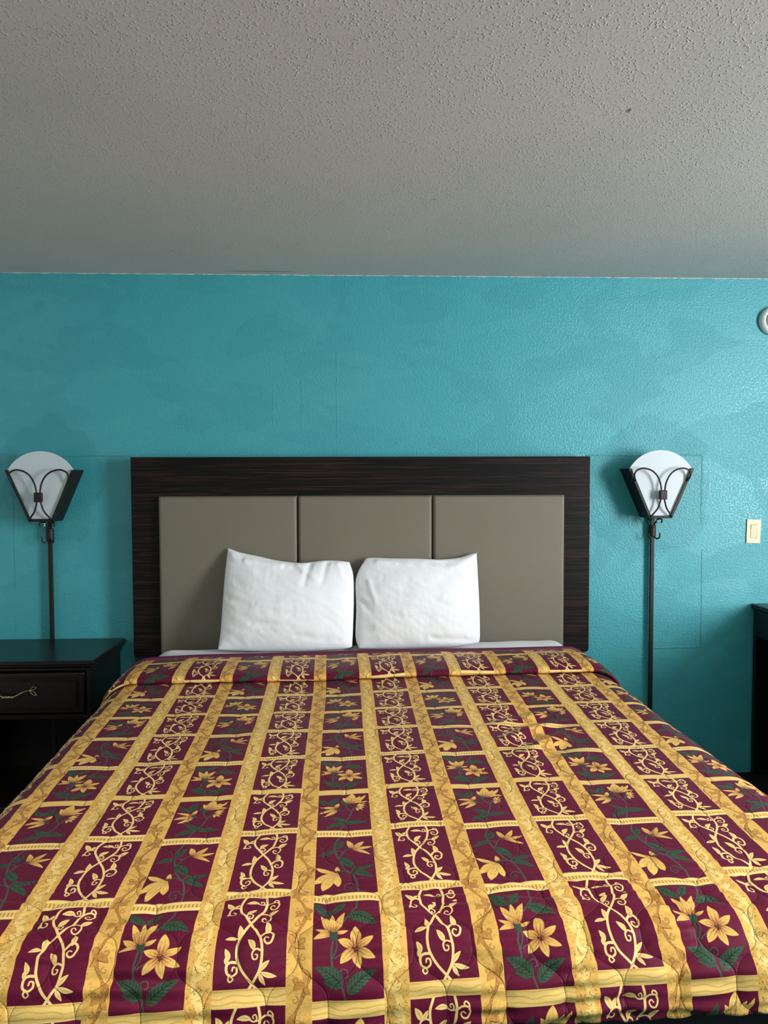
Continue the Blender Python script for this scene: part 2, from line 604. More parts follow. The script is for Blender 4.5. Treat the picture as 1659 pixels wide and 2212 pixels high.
        if kind == 'leaf':
            v = np.sin((tc * 15 + np.abs(r) * -2.6) * 2 * np.pi * 0.55)
            line = np.clip((v - 0.45) * 3, 0, 1) * (f > 0.46) + np.clip(1 - np.abs(r) * 9, 0, 1)
            c = LEAF + (LEAFD - LEAF) * np.clip(line * 0.75 + 0.25 * mm, 0, 1)[..., None]
        elif kind == 'petal':
            ray = np.clip(np.sin(r * 9 + 0.6 * np.sin(tc * 9)) * 1.6 - 0.5, 0, 1)
            br = np.clip(np.exp(-tc * 3.6) * (0.4 + 1.2 * ray + 0.6 * f) * dark, 0, 0.85)
            br = np.maximum(br, 0.28 * ray * (f > 0.5) * (tc < 0.75))
            base = PET * (0.93 + 0.12 * mm[..., None])
            c = base + (PETD - base) * br[..., None]
            edge = np.clip((np.abs(r) - 0.93) * 12, 0, 0.35)
            c = c + (INK - c) * edge[..., None]
        elif kind == 'vleaf':
            c = VINE * np.ones(r.shape + (1,)) + (GOLD * 0.92 - VINE) * (0.8 * np.exp(-(r / 0.22) ** 2) * (tc < 0.8))[..., None]
        elif kind == 'brown':
            c = BROWN * (0.92 + 0.2 * mm[..., None]); c = c + (INK - c) * (np.clip((r - 0.72) * 6, 0, 0.7))[..., None]
        elif kind == 'pale':
            c = (0.65 * CREAM + 0.35 * GOLD) * (0.98 + 0.04 * mm[..., None])
        else:
            c = STEM * np.ones(r.shape + (1,))
        blend(sl, a, c)

    # ---- scroll bands
    def dark_band(x0):
        A, PER = 0.0125, TH / 5
        for k in range(5):
            y0 = k * PER
            c = [(x0 + A * np.sin(2 * np.pi * t), y0 + PER * t) for t in np.linspace(0, 1, 25)]
            for j in range(24):
                w = 0.0036 + 0.0050 * np.sin(np.pi * ((j / 12.0) % 1)) ** 2
                stroke([c[j], c[j + 1]], w + 0.0012, INK, curve=False, alpha=0.55)
                stroke([c[j], c[j + 1]], w, BROWN, curve=False)
            for h in (0, 1):
                sg = 1 if h == 0 else -1
                yb = y0 + PER * (0.25 + 0.5 * h); xb = x0 + sg * A
                def T(p):
                    return (xb + sg * p[0], yb + p[1])
                blade(T((0.000, 0.006)), T((-0.006, -0.028)), 0.016, 'brown', 0.14 * sg)
                blade(T((0.001, 0.002)), T((0.008, -0.021)), 0.011, 'brown', -0.15 * sg)
                blade(T((0.002, 0.004)), T((-0.024, 0.014)), 0.015, 'brown', 0.18 * sg)
                blade(T((0.000, 0.004)), T((0.009, 0.022)), 0.011, 'brown', 0.15 * sg)
                sx, sy = -0.017, -0.006
                sp_ = [T((sx + (0.0085 - 0.0011 * q) * np.cos(0.2 + q * 0.95), sy + (0.0085 - 0.0011 * q) * np.sin(0.2 + q * 0.95))) for q in range(8)]
                stroke(sp_, 0.0046, INK, 0.0036, alpha=0.5); stroke(sp_, 0.0038, BROWN, 0.0026)
                sx, sy = -0.020, 0.030
                sp_ = [T((sx + (0.0075 - 0.001 * q) * np.cos(-1.2 + q * 0.95), sy + (0.0075 - 0.001 * q) * np.sin(-1.2 + q * 0.95))) for q in range(7)]
                stroke(sp_, 0.0034, BROWN, 0.0022)
                for q in range(7):
                    px, py = rs.uniform(-0.026, 0.010), rs.uniform(-0.03, 0.035); an = rs.uniform(0, np.pi)
                    stroke([T((px, py)), T((px + 0.004 * np.cos(an), py + 0.004 * np.sin(an)))], 0.0006, INK, alpha=0.7)

    def pale_band(x0):
        A, PER = 0.011, TH / 4
        for k in range(4):
            y0 = k * PER + 0.05
            c = [(x0 + A * np.sin(2 * np.pi * t + 0.5), y0 + PER * t) for t in np.linspace(0, 1, 25)]
            stroke(c, 0.0075, 0.65 * CREAM + 0.35 * GOLD, curve=False)
            for h in range(4):
                sg = 1 if h % 2 == 0 else -1
                yb = y0 + PER * (0.12 + 0.25 * h); xb = x0 + sg * A * 0.6
                def T(p):
                    return (xb + sg * p[0], yb + p[1])
                blade(T((0, 0.004)), T((-0.016, -0.018)), 0.013, 'pale', 0.15 * sg)
                stroke([T((-0.004, -0.002)), T((-0.012, -0.006)), T((-0.017, -0.017))], 0.0008, INK, alpha=0.7)
                blade(T((0, 0.004)), T((0.010, -0.016)), 0.011, 'pale', -0.15 * sg)
                blade(T((0, 0.004)), T((-0.018, 0.016)), 0.010, 'pale', 0.15 * sg)
                sp_ = [T((-0.013 + (0.008 - 0.001 * q) * np.cos(q * 0.9), 0.026 + (0.008 - 0.001 * q) * np.sin(q * 0.9))) for q in range(7)]
                stroke(sp_, 0.0044, 0.7 * CREAM + 0.3 * GOLD, 0.003)
                stroke([(a + 0.0012, b + 0.0022) for a, b in sp_], 0.0008, INK, alpha=0.6)
                for q in range(26):
                    px, py = rs.uniform(-0.026, 0.016), rs.uniform(-0.03, 0.04); an = rs.uniform(-0.6, 2.2)
                    l = rs.uniform(0.002, 0.005)
                    stroke([T((px, py)), T((px + l * 0.6 * np.cos(an), py + l * 0.6 * np.sin(an))), T((px + l * np.cos(an + 0.4), py + l * np.sin(an + 0.4)))],
                           0.0007, INK, alpha=0.75)

    dark_band(0.0)
    pale_band(PIT)

    # ---- panels and the bars between them
    for col in (0, 1):
        px0 = PIT * (col + 0.5) - PW / 2
        for k in range(3):
            py0 = k * UNI + (0.0 if col == 0 else -0.028)
            sl, gx, gy = window(px0, py0, px0 + PW, py0 + PH)
            a = ((gx > px0) & (gx < px0 + PW) & (gy > py0) & (gy < py0 + PH)).astype(float)
            blend(sl, a, MAROON * (0.94 + 0.10 * mid[sl][..., None]))
            by0, by1 = py0 + PH, py0 + UNI
            sl, gx, gy = window(px0, by0, px0 + PW, by1)
            a = ((gx > px0 - 0.002) & (gx < px0 + PW + 0.002) & (gy > by0) & (gy < by1)).astype(float)
            q = (gy - by0) / (by1 - by0)
            f = fine[sl]
            if k == 0:                            # streaked bar
                wob = 0.10 * np.sin(gx * 55) + 0.06 * np.sin(gx * 131 + 1)
                st = np.clip(np.sin((q + wob * (1 - np.abs(2 * q - 1))) * 2 * np.pi * 2.9) * 1.5 - 0.7, 0, 1)
                c = 0.55 * CREAM + 0.45 * GOLD; c = c + (OCHRE - c) * np.clip(st * (0.35 + 0.6 * f), 0, 0.75)[..., None]
            else:                                 # bar with a row of short dashes
                c = CREAM * np.ones(q.shape + (1,))
                lane = ((q > 0.30) & (q < 0.72)).astype(float)
                c = c + (GOLD - c) * (0.55 * lane)[..., None]
                dash = lane * (((gx - px0) / 0.0078) % 1 < 0.42) * (q > 0.36)
                c = c + (OCHRE * 0.92 - c) * (0.85 * dash)[..., None]
                tl = np.clip(1 - np.abs(q - 0.06) / 0.03, 0, 1) * (f > 0.4)
                c = c + (OCHRE * 0.8 - c) * (0.7 * tl)[..., None]
            blend(sl, a, c)

    # ---- vine panels
    for k in range(3):
        ox, oy = PIT * 1.5 - PW / 2, k * UNI - 0.028
        clip = (ox, oy, ox + PW, oy + PH)

        def V(px, py):
            return (ox + PW * (px - 78 - (py - 203) * 0.025) / 402.0, oy + PH * (py - 203) / 562.0)

        def vs(pts, w=0.0030, w1=None):
            stroke([V(*p) for p in pts], w, VINE, w1, clip=clip)

        def vb(b, t, w, bend=0.0):
            blade(V(*b), V(*t), w, 'vleaf', bend, clip)
        vs([(215, 195), (208, 210), (188, 260), (195, 320), (225, 370), (270, 430), (310, 480), (340, 540), (353, 600), (350, 660), (335, 705), (290, 770)], 0.0052)
        vs([(330, 195), (335, 210), (343, 260), (330, 330), (300, 385), (265, 430), (230, 480), (210, 540), (208, 600), (225, 650), (260, 700), (335, 772)], 0.0052)
        vs([(192, 300), (160, 292), (134, 305), (126, 332), (138, 350), (158, 352), (166, 336), (152, 326)], 0.0040, 0.0026)
        vb((140, 300), (102, 240), 0.0125, 0.05); vb((148, 298), (176, 255), 0.0085); vb((130, 330), (118, 358), 0.006)
        vb((296, 255), (216, 252), 0.0110, 0.08); vs([(288, 258), (312, 268), (326, 256), (318, 238), (304, 244), (310, 254)], 0.0034, 0.0022)
        vs([(340, 262), (322, 268)], 0.003)
        vs([(345, 262), (372, 248), (405, 250), (418, 275), (402, 302), (376, 300), (366, 282), (380, 272), (392, 282)], 0.0042, 0.0026)
        vs([(412, 262), (412, 240), (396, 228), (384, 236), (392, 246)], 0.0034, 0.0028)
        vb((238, 362), (288, 312), 0.0120, -0.08); vs([(240, 388), (238, 370), (256, 360), (274, 374), (268, 394), (252, 392), (256, 380)], 0.0036, 0.0024)
        vb((368, 366), (422, 318), 0.0120, -0.08); vs([(318, 362), (344, 352), (372, 362), (380, 390), (362, 416), (338, 412), (330, 394), (344, 384), (354, 396)], 0.0040, 0.0026)
        vb((208, 508), (206, 436), 0.0110, 0.10); vb((206, 512), (134, 524), 0.0100, 0.08); vs([(212, 514), (196, 510)], 0.004)
        vb((372, 500), (362, 424), 0.0120, 0.08); vs([(336, 520), (362, 490), (392, 490), (410, 516), (402, 552), (378, 562), (360, 546), (368, 528), (384, 534)], 0.0056, 0.0028)
        vb((306, 590), (264, 528), 0.0115, 0.08); vs([(350, 594), (318, 584), (298, 602), (304, 630), (324, 632), (328, 614), (316, 610)], 0.0042, 0.0026)
        vb((168, 632), (142, 574), 0.0100, 0.05); vs([(212, 640), (180, 640), (160, 656), (164, 690), (190, 706), (216, 692), (214, 668), (196, 664), (192, 680)], 0.0058, 0.0030)
        vs([(182, 700), (172, 718), (184, 732), (200, 722), (192, 712)], 0.0036, 0.0028); vb((160, 655), (150, 612), 0.008)
        vb((346, 692), (398, 640), 0.0100, -0.05); vb((352, 696), (444, 718), 0.0100, 0.06); vb((345, 700), (382, 755), 0.0085, 0.05); vs([(332, 706), (352, 694)], 0.0034)

    # ---- flower panels
    ox = PIT * 0.5 - PW / 2
    clips = [(ox, k * UNI, ox + PW, k * UNI + PH) for k in range(3)]

    def A(px, py):
        return (ox + PW * (px - 775 - (py - 460) * 0.045) / 442.0, PH * (py - 460) / 645.0)

    def B(px, py):
        t = (py - 436.0) / 417.0
        l, r = 97 - 48 * t, 700 + 22 * t
        return (ox + PW * (px - l) / (r - l), UNI + PH * t)

    def C(px, py):
        t = (py - 30.0) / 671.0
        l, r = 413 + 12 * t, 1080 + 105 * t
        return (ox + PW * (px - l) / (r - l), 2 * UNI + PH * t)

    def kit(M, clip, sc):
        def s(pts, w=0.0030, w1=None, col=STEM):
            stroke([M(*p) for p in pts], w, col, w1, clip=clip)
            if w > 0.002 and col is STEM:
                stroke([M(*p) for p in pts], w * 0.28, LEAFD, clip=clip, alpha=0.6)

        def lf(b, t, w, bend=0.0):
            blade(M(*b), M(*t), w * sc, 'leaf', bend, clip)

        def pt(b, t, w, bend=0.0, k=0.85, dark=1.0):
            blade(M(*b), M(*t), w * sc, 'petal', bend, clip, k, dark)
        return s, lf, pt

    s, lf, pt = kit(A, clips[0], PW / 442.0)
    s([(1068, 452), (1060, 530), (1012, 610), (985, 640)], 0.0034)
    s([(925, 765), (912, 860), (930, 960), (975, 1020), (1010, 1110)], 0.0034)
    s([(940, 770), (945, 830), (918, 890)], 0.0026); s([(1040, 835), (960, 870), (935, 890)], 0.0018)
    s([(985, 1010), (965, 975), (985, 948), (1012, 955), (1018, 985), (1000, 990)], 0.0018)
    s([(885, 575), (900, 615)], 0.0024); s([(920, 560), (905, 600)], 0.0024)
    lf((892, 582), (786, 466), 82, -0.06); lf((915, 570), (992, 476), 62, -0.05); lf((1010, 602), (1202, 668), 100, -0.10)
    lf((985, 1040), (815, 935), 100, 0.10); lf((1020, 1068), (1200, 955), 96, -0.08); lf((960, 1045), (860, 1010), 50, 0.1)
    pt((918, 748), (800, 698), 44, -0.06); pt((915, 755), (796, 778), 44, 0.10); pt((930, 745), (1014, 716), 34, 0.06)
    pt((905, 745), (832, 588), 58, 0.04); pt((930, 742), (988, 580), 58, -0.06); pt((918, 745), (905, 580), 50, 0.0)
    lf((926, 785), (898, 728), 34); lf((926, 785), (942, 728), 34); lf((926, 790), (920, 735), 34)
    for t_, w_ in (((1058, 682), 74), ((1178, 764), 58), ((1192, 888), 62), ((1094, 945), 60), ((970, 918), 66), ((952, 784), 64)):
        pt((1062, 826), t_, w_, 0.03, 0.95, 1.15)
    for q in range(26):
        an, rr = rs.uniform(0, 6.28), rs.uniform(3, 24)
        s([(1062 + rr * np.cos(an), 824 + rr * np.sin(an)), (1062 + (rr + 5) * np.cos(an), 824 + (rr + 5) * np.sin(an))], 0.0016, None, INK)

    s, lf, pt = kit(B, clips[1], PW / 640.0)
    s([(400, 770), (450, 712), (482, 655), (432, 610), (408, 562), (440, 546), (490, 546)], 0.0034)
    s([(345, 835), (315, 880)], 0.0030); s([(400, 770), (350, 830)], 0.003)
    s([(480, 655), (512, 615), (555, 590)], 0.0030); s([(310, 610), (350, 632), (410, 636)], 0.0026); s([(515, 620), (510, 640)], 0.002)
    s([(190, 548), (260, 560), (300, 590)], 0.002)
    lf((215, 552), (105, 487), 95, -0.06); lf((240, 550), (318, 466), 110, 0.0); lf((400, 560), (380, 502), 70, 0.0); lf((412, 575), (492, 545), 50)
    lf((395, 772), (232, 704), 95, 0.06); lf((395, 775), (160, 838), 100, 0.08); lf((398, 775), (672, 770), 120, -0.06)
    pt((452, 548), (384, 474), 80, 0.05); pt((470, 552), (668, 460), 70, 0.06); pt((470, 552), (690, 534), 62, -0.08); pt((462, 552), (500, 436), 130, 0.0, 1.1); pt((465, 552), (600, 470), 70, 0.0)
    pt((318, 612), (100, 578), 70, 0.06); pt((318, 612), (86, 655), 80, 0.04); pt((318, 612), (140, 692), 70, -0.08); pt((290, 600), (332, 545), 60, 0.0)
    lf((350, 625), (268, 600), 50); lf((345, 632), (290, 632), 36)
    for t_ in ((598, 552), (655, 548), (660, 574), (648, 604), (628, 630), (566, 644)):
        pt((548, 602), t_, 38, 0.0)
    lf((535, 600), (565, 585), 30)

    s, lf, pt = kit(C, clips[2], PW / 700.0)
    s([(695, 22), (652, 90), (632, 150), (650, 230), (692, 310), (760, 410), (850, 470), (905, 540), (938, 620), (957, 715)], 0.0038)
    s([(650, 212), (700, 216), (738, 246), (702, 300)], 0.0026); s([(738, 246), (782, 206), (832, 196)], 0.0026)
    s([(828, 466), (762, 446), (700, 456)], 0.0026); s([(850, 470), (880, 430), (915, 415)], 0.0026); s([(850, 470), (890, 466)], 0.0026)
    s([(915, 612), (852, 586), (792, 602), (784, 640), (820, 662), (858, 646), (850, 620), (822, 630)], 0.0024, 0.0018)
    lf((632, 188), (742, 92), 100, 0.05); lf((652, 216), (442, 270), 84, 0.06); lf((698, 302), (893, 430), 124, -0.05)
    lf((885, 440), (1132, 400), 84, 0.06); lf((875, 464), (1130, 550), 96, -0.06)
    pt((842, 196), (782, 88), 80, 0.05); pt((846, 198), (980, 90), 74, 0.05); pt((846, 200), (1090, 166), 62, 0.04); pt((842, 202), (1078, 272), 56, -0.06)
    lf((815, 196), (868, 196), 34)
    pt((690, 466), (676, 396), 62, 0.0, 0.75); pt((672, 470), (424, 404), 76, -0.08, 1.15, 0.4)
    pt((690, 462), (405, 585), 130, 0.02, 1.1, 0.4); pt((690, 470), (520, 668), 130, 0.05, 1.25, 0.4); pt((692, 474), (706, 622), 96, 0.04, 1.35, 0.4)
    lf((708, 452), (655, 470), 40)
    # weave
    img[:] = np.clip(img * (0.97 + 0.06 * fine[..., None]), 0, 1)
    return img

# ---------------------------------------------------------------- headboard
M_veneer, M_leather = veneer_material(), leather_material()
hb = thing('headboard', 'dark streaked wood headboard with three taupe padded panels on the teal wall', 'headboard', (0, 0, 0.637))
HW, HH = 1.0785, 0.939
pts = []
for cx, cz, a0 in ((HW - 0.004, HH - 0.004, 0), (-HW + 0.004, HH - 0.004, 90), (-HW + 0.02, 0.02, 180), (HW - 0.02, 0.02, 270)):
    r = 0.004 if cz > 0.5 else 0.02
    for k in range(5):
        q = math.radians(a0 + 22.5 * k)
        pts.append((cx + r * math.cos(q), cz + r * math.sin(q)))
obj('backboard', prism(bmesh.new(), pts, -0.09, -0.045, 0.003), M_veneer, hb)
for x in (-0.75, 0, 0.75):
    obj('wall_batten', mbox(x - 0.05, x + 0.05, -0.0455, -0.001, 0.05, HH - 0.12), M_veneer, hb)


def padded(x0, x1, z0, z1):
    nu, nv = 48, 60
    s = np.linspace(0, 1, nu); t = np.linspace(0, 1, nv)
    # denser near the edges
    s = 0.5 - 0.5 * np.cos(np.pi * s); t = 0.5 - 0.5 * np.cos(np.pi * t)
    W, H = x1 - x0, z1 - z0
    X, Z = np.meshgrid(x0 + W * s, z0 + H * t)
    dx = np.minimum(X - x0, x1 - X); dz = np.minimum(Z - z0, z1 - Z)
    R = 0.013

    def rnd(d):
        q = np.clip(d / R, 0, 1)
        return np.sqrt(np.maximum(0, 1 - (1 - q) ** 2))
    Y = -0.09 - (0.030 * rnd(dx) * rnd(dz)) - 0.006 * np.sin(np.pi * (X - x0) / W) ** 0.6 * np.sin(np.pi * (Z - z0) / H) ** 0.6
    me, q = grid_mesh('padded_panel', np.stack([X, Y, Z], -1), nu, nv)
    return me


for x0, x1 in ((-0.950, -0.3085), (-0.3065, 0.3225), (0.3245, 0.952)):
    o = link('padded_panel', padded(x0, x1, 0.02, 0.758), M_leather, hb)
    o.data.flip_normals()

# ---------------------------------------------------------------- bed
BA = math.radians(2.5)
BO = (0.0, -0.145)
M_base = simple('black_bed_base_fabric', (20, 20, 22), 0.9, bump=0.2)
M_ticking = simple('white_mattress_ticking', (214, 214, 212), 0.9, bump=0.2, bscale=200)
M_sheet = cotton_material('white_sheet_cotton', (226, 230, 234))
M_pillow = cotton_material('white_pillowcase_cotton', (246, 247, 251))

ZH, ZF, ZL = 0.70, 0.59, 2.10


def zbed(a):                                  # height of the bed's top at distance a from the head
    return ZH + (ZF - ZH) * np.clip(a, 0, 2.4) / ZL


bed = thing('bed', 'wide bed with white mattress on a black base', 'bed', (BO[0], BO[1], 0), BA)
obj('bed_base', mbox(-0.92, 0.92, -2.03, -0.045, 0.08, 0.425, 0.02), M_base, bed)
for x in (-0.82, 0.82):
    for y in (-1.9, -0.15):
        obj('bed_leg', lathe(bmesh.new(), [(0.03, 0), (0.034, 0.01), (0.034, 0.08)], seg=20, o=(x, y, 0)), M_base, bed)


def mattress_mesh(name, hw, l0, l1, dz, zbot, rr):
    """rounded slab following the slope of the bed"""
    nu, nv = 60, 70
    V = np.zeros((nv, nu, 3))
    half = hw - rr
    drop = 0.0
    # cross-section parameter: from bottom left, over the top, to bottom right
    sx, sz = [], []
    for k in range(nu):
        t = k / (nu - 1)
        if t < 0.15:
            sx.append(-hw); sz.append(('b', t / 0.15))
        elif t < 0.3:
            q = (t - 0.15) / 0.15 * math.pi / 2
            sx.append(-half - rr * math.cos(q)); sz.append(('r', 1 - math.sin(q)))
        elif t <= 0.7:
            sx.append(-half + 2 * half * (t - 0.3) / 0.4); sz.append(('t', 0))
        elif t < 0.85:
            q = (t - 0.7) / 0.15 * math.pi / 2
            sx.append(half + rr * math.sin(q)); sz.append(('r', 1 - math.cos(q)))
        else:
            sx.append(hw); sz.append(('b', 1 - (t - 0.85) / 0.15))
    for j in range(nv):
        w = j / (nv - 1)
        a = l0 + (l1 - l0) * (0.5 - 0.5 * math.cos(math.pi * w))
        de = min(a - l0, l1 - a)
        e = math.sqrt(max(0.0, 1 - (1 - min(1, de / rr)) ** 2))
        zt = float(zbed(a)) - dz
        for k in range(nu):
            kind, q = sz[k]
            top = zt - rr * (1 - e)
            z = top if kind == 't' else (top - rr * q * (1 if e > 0.02 else 1) if kind == 'r' else zbot + (top - rr - zbot) * q)
            V[j, k] = (sx[k] * (1 - 0.02 * (1 - e)), -a, z)
    me, q = grid_mesh(name, V, nu, nv)
    b = bmesh.new(); b.from_mesh(me)
    ed = [e for e in b.edges if e.is_boundary]
    bmesh.ops.holes_fill(b, edges=ed)
    bmesh.ops.recalc_face_normals(b, faces=b.faces[:])
    b.to_mesh(me); b.free()
    for p in me.polygons:
        p.use_smooth = True
    return me


link('mattress', mattress_mesh('mattress', 0.945, 0.042, 2.06, 0.030, 0.427, 0.085), M_ticking, bed)

# fitted sheet: a loose shell over the head end of the mattress
nu, nv = 220, 60
xs = np.linspace(-1.16, 1.16, nu)
aa = np.linspace(0.03, 0.42, nv)


def side_section(s, half, r, flare=0.04):
    """arc length s from the centre line -> (x, drop) over a rounded edge"""
    sg = np.sign(s); s = np.abs(s)
    q = np.clip((s - half) / r, 0, np.pi / 2)
    x = np.where(s < half, s, half + r * np.sin(q))
    z = np.where(s < half, 0.0, r * (1 - np.cos(q)))
    rest = np.maximum(0, s - half - r * np.pi / 2)
    return sg * (x + flare * rest), z + rest


V = np.zeros((nv, nu, 3))
for j, a in enumerate(aa):
    x, d = side_section(xs, 0.865, 0.095, 0.02)
    hd = 0.012 * max(0.0, 1 - (a - 0.03) / 0.04) ** 2
    wr = np.array([0.004 * noise.noise((xx * 3, a * 16, 1.0)) + 0.003 * noise.noise((xx * 9 + a * 5, a * 9, 4)) for xx in xs])
    V[j] = np.stack([x, np.full(nu, -a), zbed(max(a, 0)) - 0.003 + 0.022 * max(0.0, 1 - (a - 0.03) / 0.16) * (0.8 + 0.4 * xs) - 0.012 * min(1, max(0, (a - 0.2) / 0.15)) - d - hd + wr * (d < 0.05)], -1)
me, q = grid_mesh('fitted_sheet', V, nu, nv)
sheet = link('fitted_sheet', me, M_sheet)
me.flip_normals()
sheet.location = (BO[0], BO[1], 0); sheet.rotation_euler = (0, 0, BA)
tag(sheet, 'white fitted sheet showing between the pillows and the bedspread', 'sheet')
md = sheet.modifiers.new('thickness', 'SOLIDIFY'); md.thickness = 0.003; md.offset = -1

# ---------------------------------------------------------------- bedspread
PRINT = paint_print()
M_quilt = bedspread_material(PRINT)
M_bind = simple('maroon_binding', (92, 20, 56), 0.6, bump=0.15, bscale=300)

# path along the bed: (distance from the head, lift above the bed, print row); the cloth is pleated over itself near the head
HEM, FOLD, FOOT, FR = 0.205, 0.535, 2.02, 0.135
lay = [(HEM, 0.013, -1.60), (0.24, 0.022, -1.40), (0.33, 0.031, -1.055), (0.42, 0.035, -0.66), (0.48, 0.034, -0.44),
       (0.520, 0.030, -0.30), (FOLD, 0.021, -0.24), (0.530, 0.010, -0.18), (0.505, 0.0045, -0.05), (0.490, 0.0015, 0.05), (0.50, -0.001, 0.13)]
path = cat_rom([(a, l, v) for a, l, v in lay], 10)
pa = [p.x for p in path]; pl = [p.y for p in path]; pv = [p.z + 2 for p in path]
rows_a = np.array([0.50, 0.56, 0.693, 0.874, 1.058, 1.275, 1.495, 1.711, 1.972, 2.200, 2.60])
rows_v = 2 + np.array([0.15, 0.35, 0.94, 1.94, 2.94, 3.94, 4.94, 5.94, 6.94, 7.94, 9.60])   # 0.92 = the bar below a panel


def smooth_interp(x, xp, fp):                 # monotone cubic
    h = np.diff(xp); dl = np.diff(fp) / h
    m = np.concatenate([[dl[0]], 2 * dl[:-1] * dl[1:] / (dl[:-1] + dl[1:]), [dl[-1]]])
    i = np.clip(np.searchsorted(xp, x) - 1, 0, len(xp) - 2)
    t = (x - xp[i]) / h[i]
    return ((2 * t ** 3 - 3 * t ** 2 + 1) * fp[i] + (t ** 3 - 2 * t ** 2 + t) * h[i] * m[i]
            + (-2 * t ** 3 + 3 * t ** 2) * fp[i + 1] + (t ** 3 - t ** 2) * h[i] * m[i + 1])


flat = np.arange(0.505, FOOT, 0.0055)
arc = np.arange(0, 0.236, 0.0045)             # arc length past the start of the foot roll
A_ = list(pa); L_ = list(pl); Vr = list(pv); D_ = [0.0] * len(pa)
for a in flat:
    A_.append(a); L_.append(0.0); D_.append(0.0); Vr.append(float(smooth_interp(np.array([a]), rows_a, rows_v)[0]))
for s in arc:
    q = min(s / FR, math.pi / 2)
    rest = max(0.0, s - FR * math.pi / 2)
    A_.append(FOOT + FR * math.sin(q) - 0.10 * rest); L_.append(0.0); D_.append(FR * (1 - math.cos(q)) + rest)
    Vr.append(float(smooth_interp(np.array([FOOT + s]), rows_a, rows_v)[0]))
A_, L_, D_, Vr = map(np.array, (A_, L_, D_, Vr))
nv = len(A_)
arc_s = np.concatenate([[0], np.cumsum(np.hypot(np.diff(A_), np.diff(L_ - D_)))])
su = np.linspace(-1.30, 1.30, 440)
nu = len(su)
V = np.zeros((nv, nu, 3)); PU = np.zeros((nv, nu)); PV = np.zeros((nv, nu)); ST = np.zeros((nv, nu, 2))
ctr = 0.5 * OG_D
for j in range(nv):
    a, l, d, v = A_[j], L_[j], D_[j], Vr[j]
    half = np.where(su < 0, 0.912, 0.885) + 0.040 * min(a, 2.1)
    x, drop = side_section(su, half, 0.115, 0.10)
    edge = np.clip(drop / 0.115, 0, 1)
    lift = l * (1 - 0.5 * edge)
    z = zbed(min(a, FOOT)) + lift - np.maximum(drop, np.sqrt(drop ** 2 + d ** 2))
    out = np.where(drop > 0, edge * lift * 0.5, 0)
    wob = np.array([noise.noise((s * 1.7, a * 1.7, 3.3)) for s in su])
    fall = np.clip((drop - 0.05) / 0.2, 0, 1)
    folds = 0.018 * np.sin(a * 13 + 1.2 * np.sin(a * 5)) * fall
    V[j, :, 0] = x + np.sign(su) * (out + folds)
    back = 0.07 * np.clip((-su - 0.70) / 0.45, 0, 1) ** 1.5 * max(0.0, 1 - (a - HEM) / 0.28)
    V[j, :, 1] = -a - back
    V[j, :, 2] = z + 0.006 * wob * (1 - edge)
    lean = 0.027 * (min(a, 2.1) - 1.7)
    PU[j] = su + 0.242 + lean + 0.006 * wob
    PV[j] = v + 0.05 * np.array([noise.noise((s * 2.1 + 7, a * 0.9, 1.0)) for s in su]) + 0.06 * np.exp(-((su - 0.24) / 0.25) ** 2) * (a < 2.0)
    ST[j, :, 0] = su + 0.010 * np.array([noise.noise((s * 4, a * 4, 9)) for s in su])
    ST[j, :, 1] = arc_s[j]
# quilting: padding swells between the stitched lines
u, w = ST[..., 0], ST[..., 1]
sn = np.tanh(1.7 * np.sin(2 * np.pi * w / OG_L)) / math.tanh(1.7) * OG_D * 0.5


def ping(x, p):
    m_ = np.mod(x, 2 * p)
    return np.minimum(m_, 2 * p - m_)


dist = np.minimum(ping(u - sn, OG_D), ping(u + OG_D + sn, OG_D))
footk = np.clip((arc_s - arc_s[np.searchsorted(A_[len(pa):], 1.82) + len(pa)]) / 0.25, 0, 1)[:, None]
puff = (0.0022 + 0.0042 * footk) * (1 - np.exp(-(dist / 0.016) ** 1.3))
# slack cloth: soft wrinkles, some ripples right of the middle, gathers at the foot roll
wr = np.zeros((nv, nu))
for j in range(nv):
    a = A_[j]
    for k in range(0, nu):
        s = su[k]
        wv = 0.0035 * noise.noise((s * 6, arc_s[j] * 5, 2.0))
        g = math.exp(-((s - 0.50) / 0.13) ** 2 - ((a - 1.12) / 0.20) ** 2)
        if g > 0.02:
            wv += g * 0.0075 * math.sin((s * 0.55 + a * 0.8) * 62 + 2 * noise.noise((s * 5, a * 5, 0)))
        if footk[j, 0] > 0:
            wv += footk[j, 0] * (0.0060 * noise.noise((s * 5 + 1.5, arc_s[j] * 34, 5.0)) + 0.0050 * max(0.0, noise.noise((s * 9, arc_s[j] * 12, 8.0)) + 0.25)
                                  * math.sin(arc_s[j] * 210 + 5 * noise.noise((s * 4, arc_s[j] * 6, 2.5))))
        wr[j, k] = wv
me, q = grid_mesh('bedspread', V, nu, nv)
nrm = np.zeros(nu * nv * 3, np.float32)
me.vertices.foreach_get('normal', nrm)
nrm = nrm.reshape(nv, nu, 3)
sgn = np.sign(nrm[nv // 2, nu // 2, 2])
hem_fade = np.clip((arc_s - 0.0) / 0.03, 0, 1)[:, None]
V2 = V + nrm * sgn * ((puff + wr) * hem_fade)[..., None]
me.vertices.foreach_set('co', V2.reshape(-1).astype(np.float32))
if sgn < 0:
    me.flip_normals()
vid = np.zeros(len(me.loops), np.int32)
me.loops.foreach_get('vertex_index', vid)
uvp = np.stack([PU.ravel() / TW, 1.0 - PV.ravel() / 3.0], -1)[vid]
uvs = ST.reshape(-1, 2)[vid]
l1 = me.uv_layers.new(name='print'); l1.data.foreach_set('uv', uvp.ravel().astype(np.float32))
l2 = me.uv_layers.new(name='stitch'); l2.data.foreach_set('uv', uvs.ravel().astype(np.float32))
me.update()
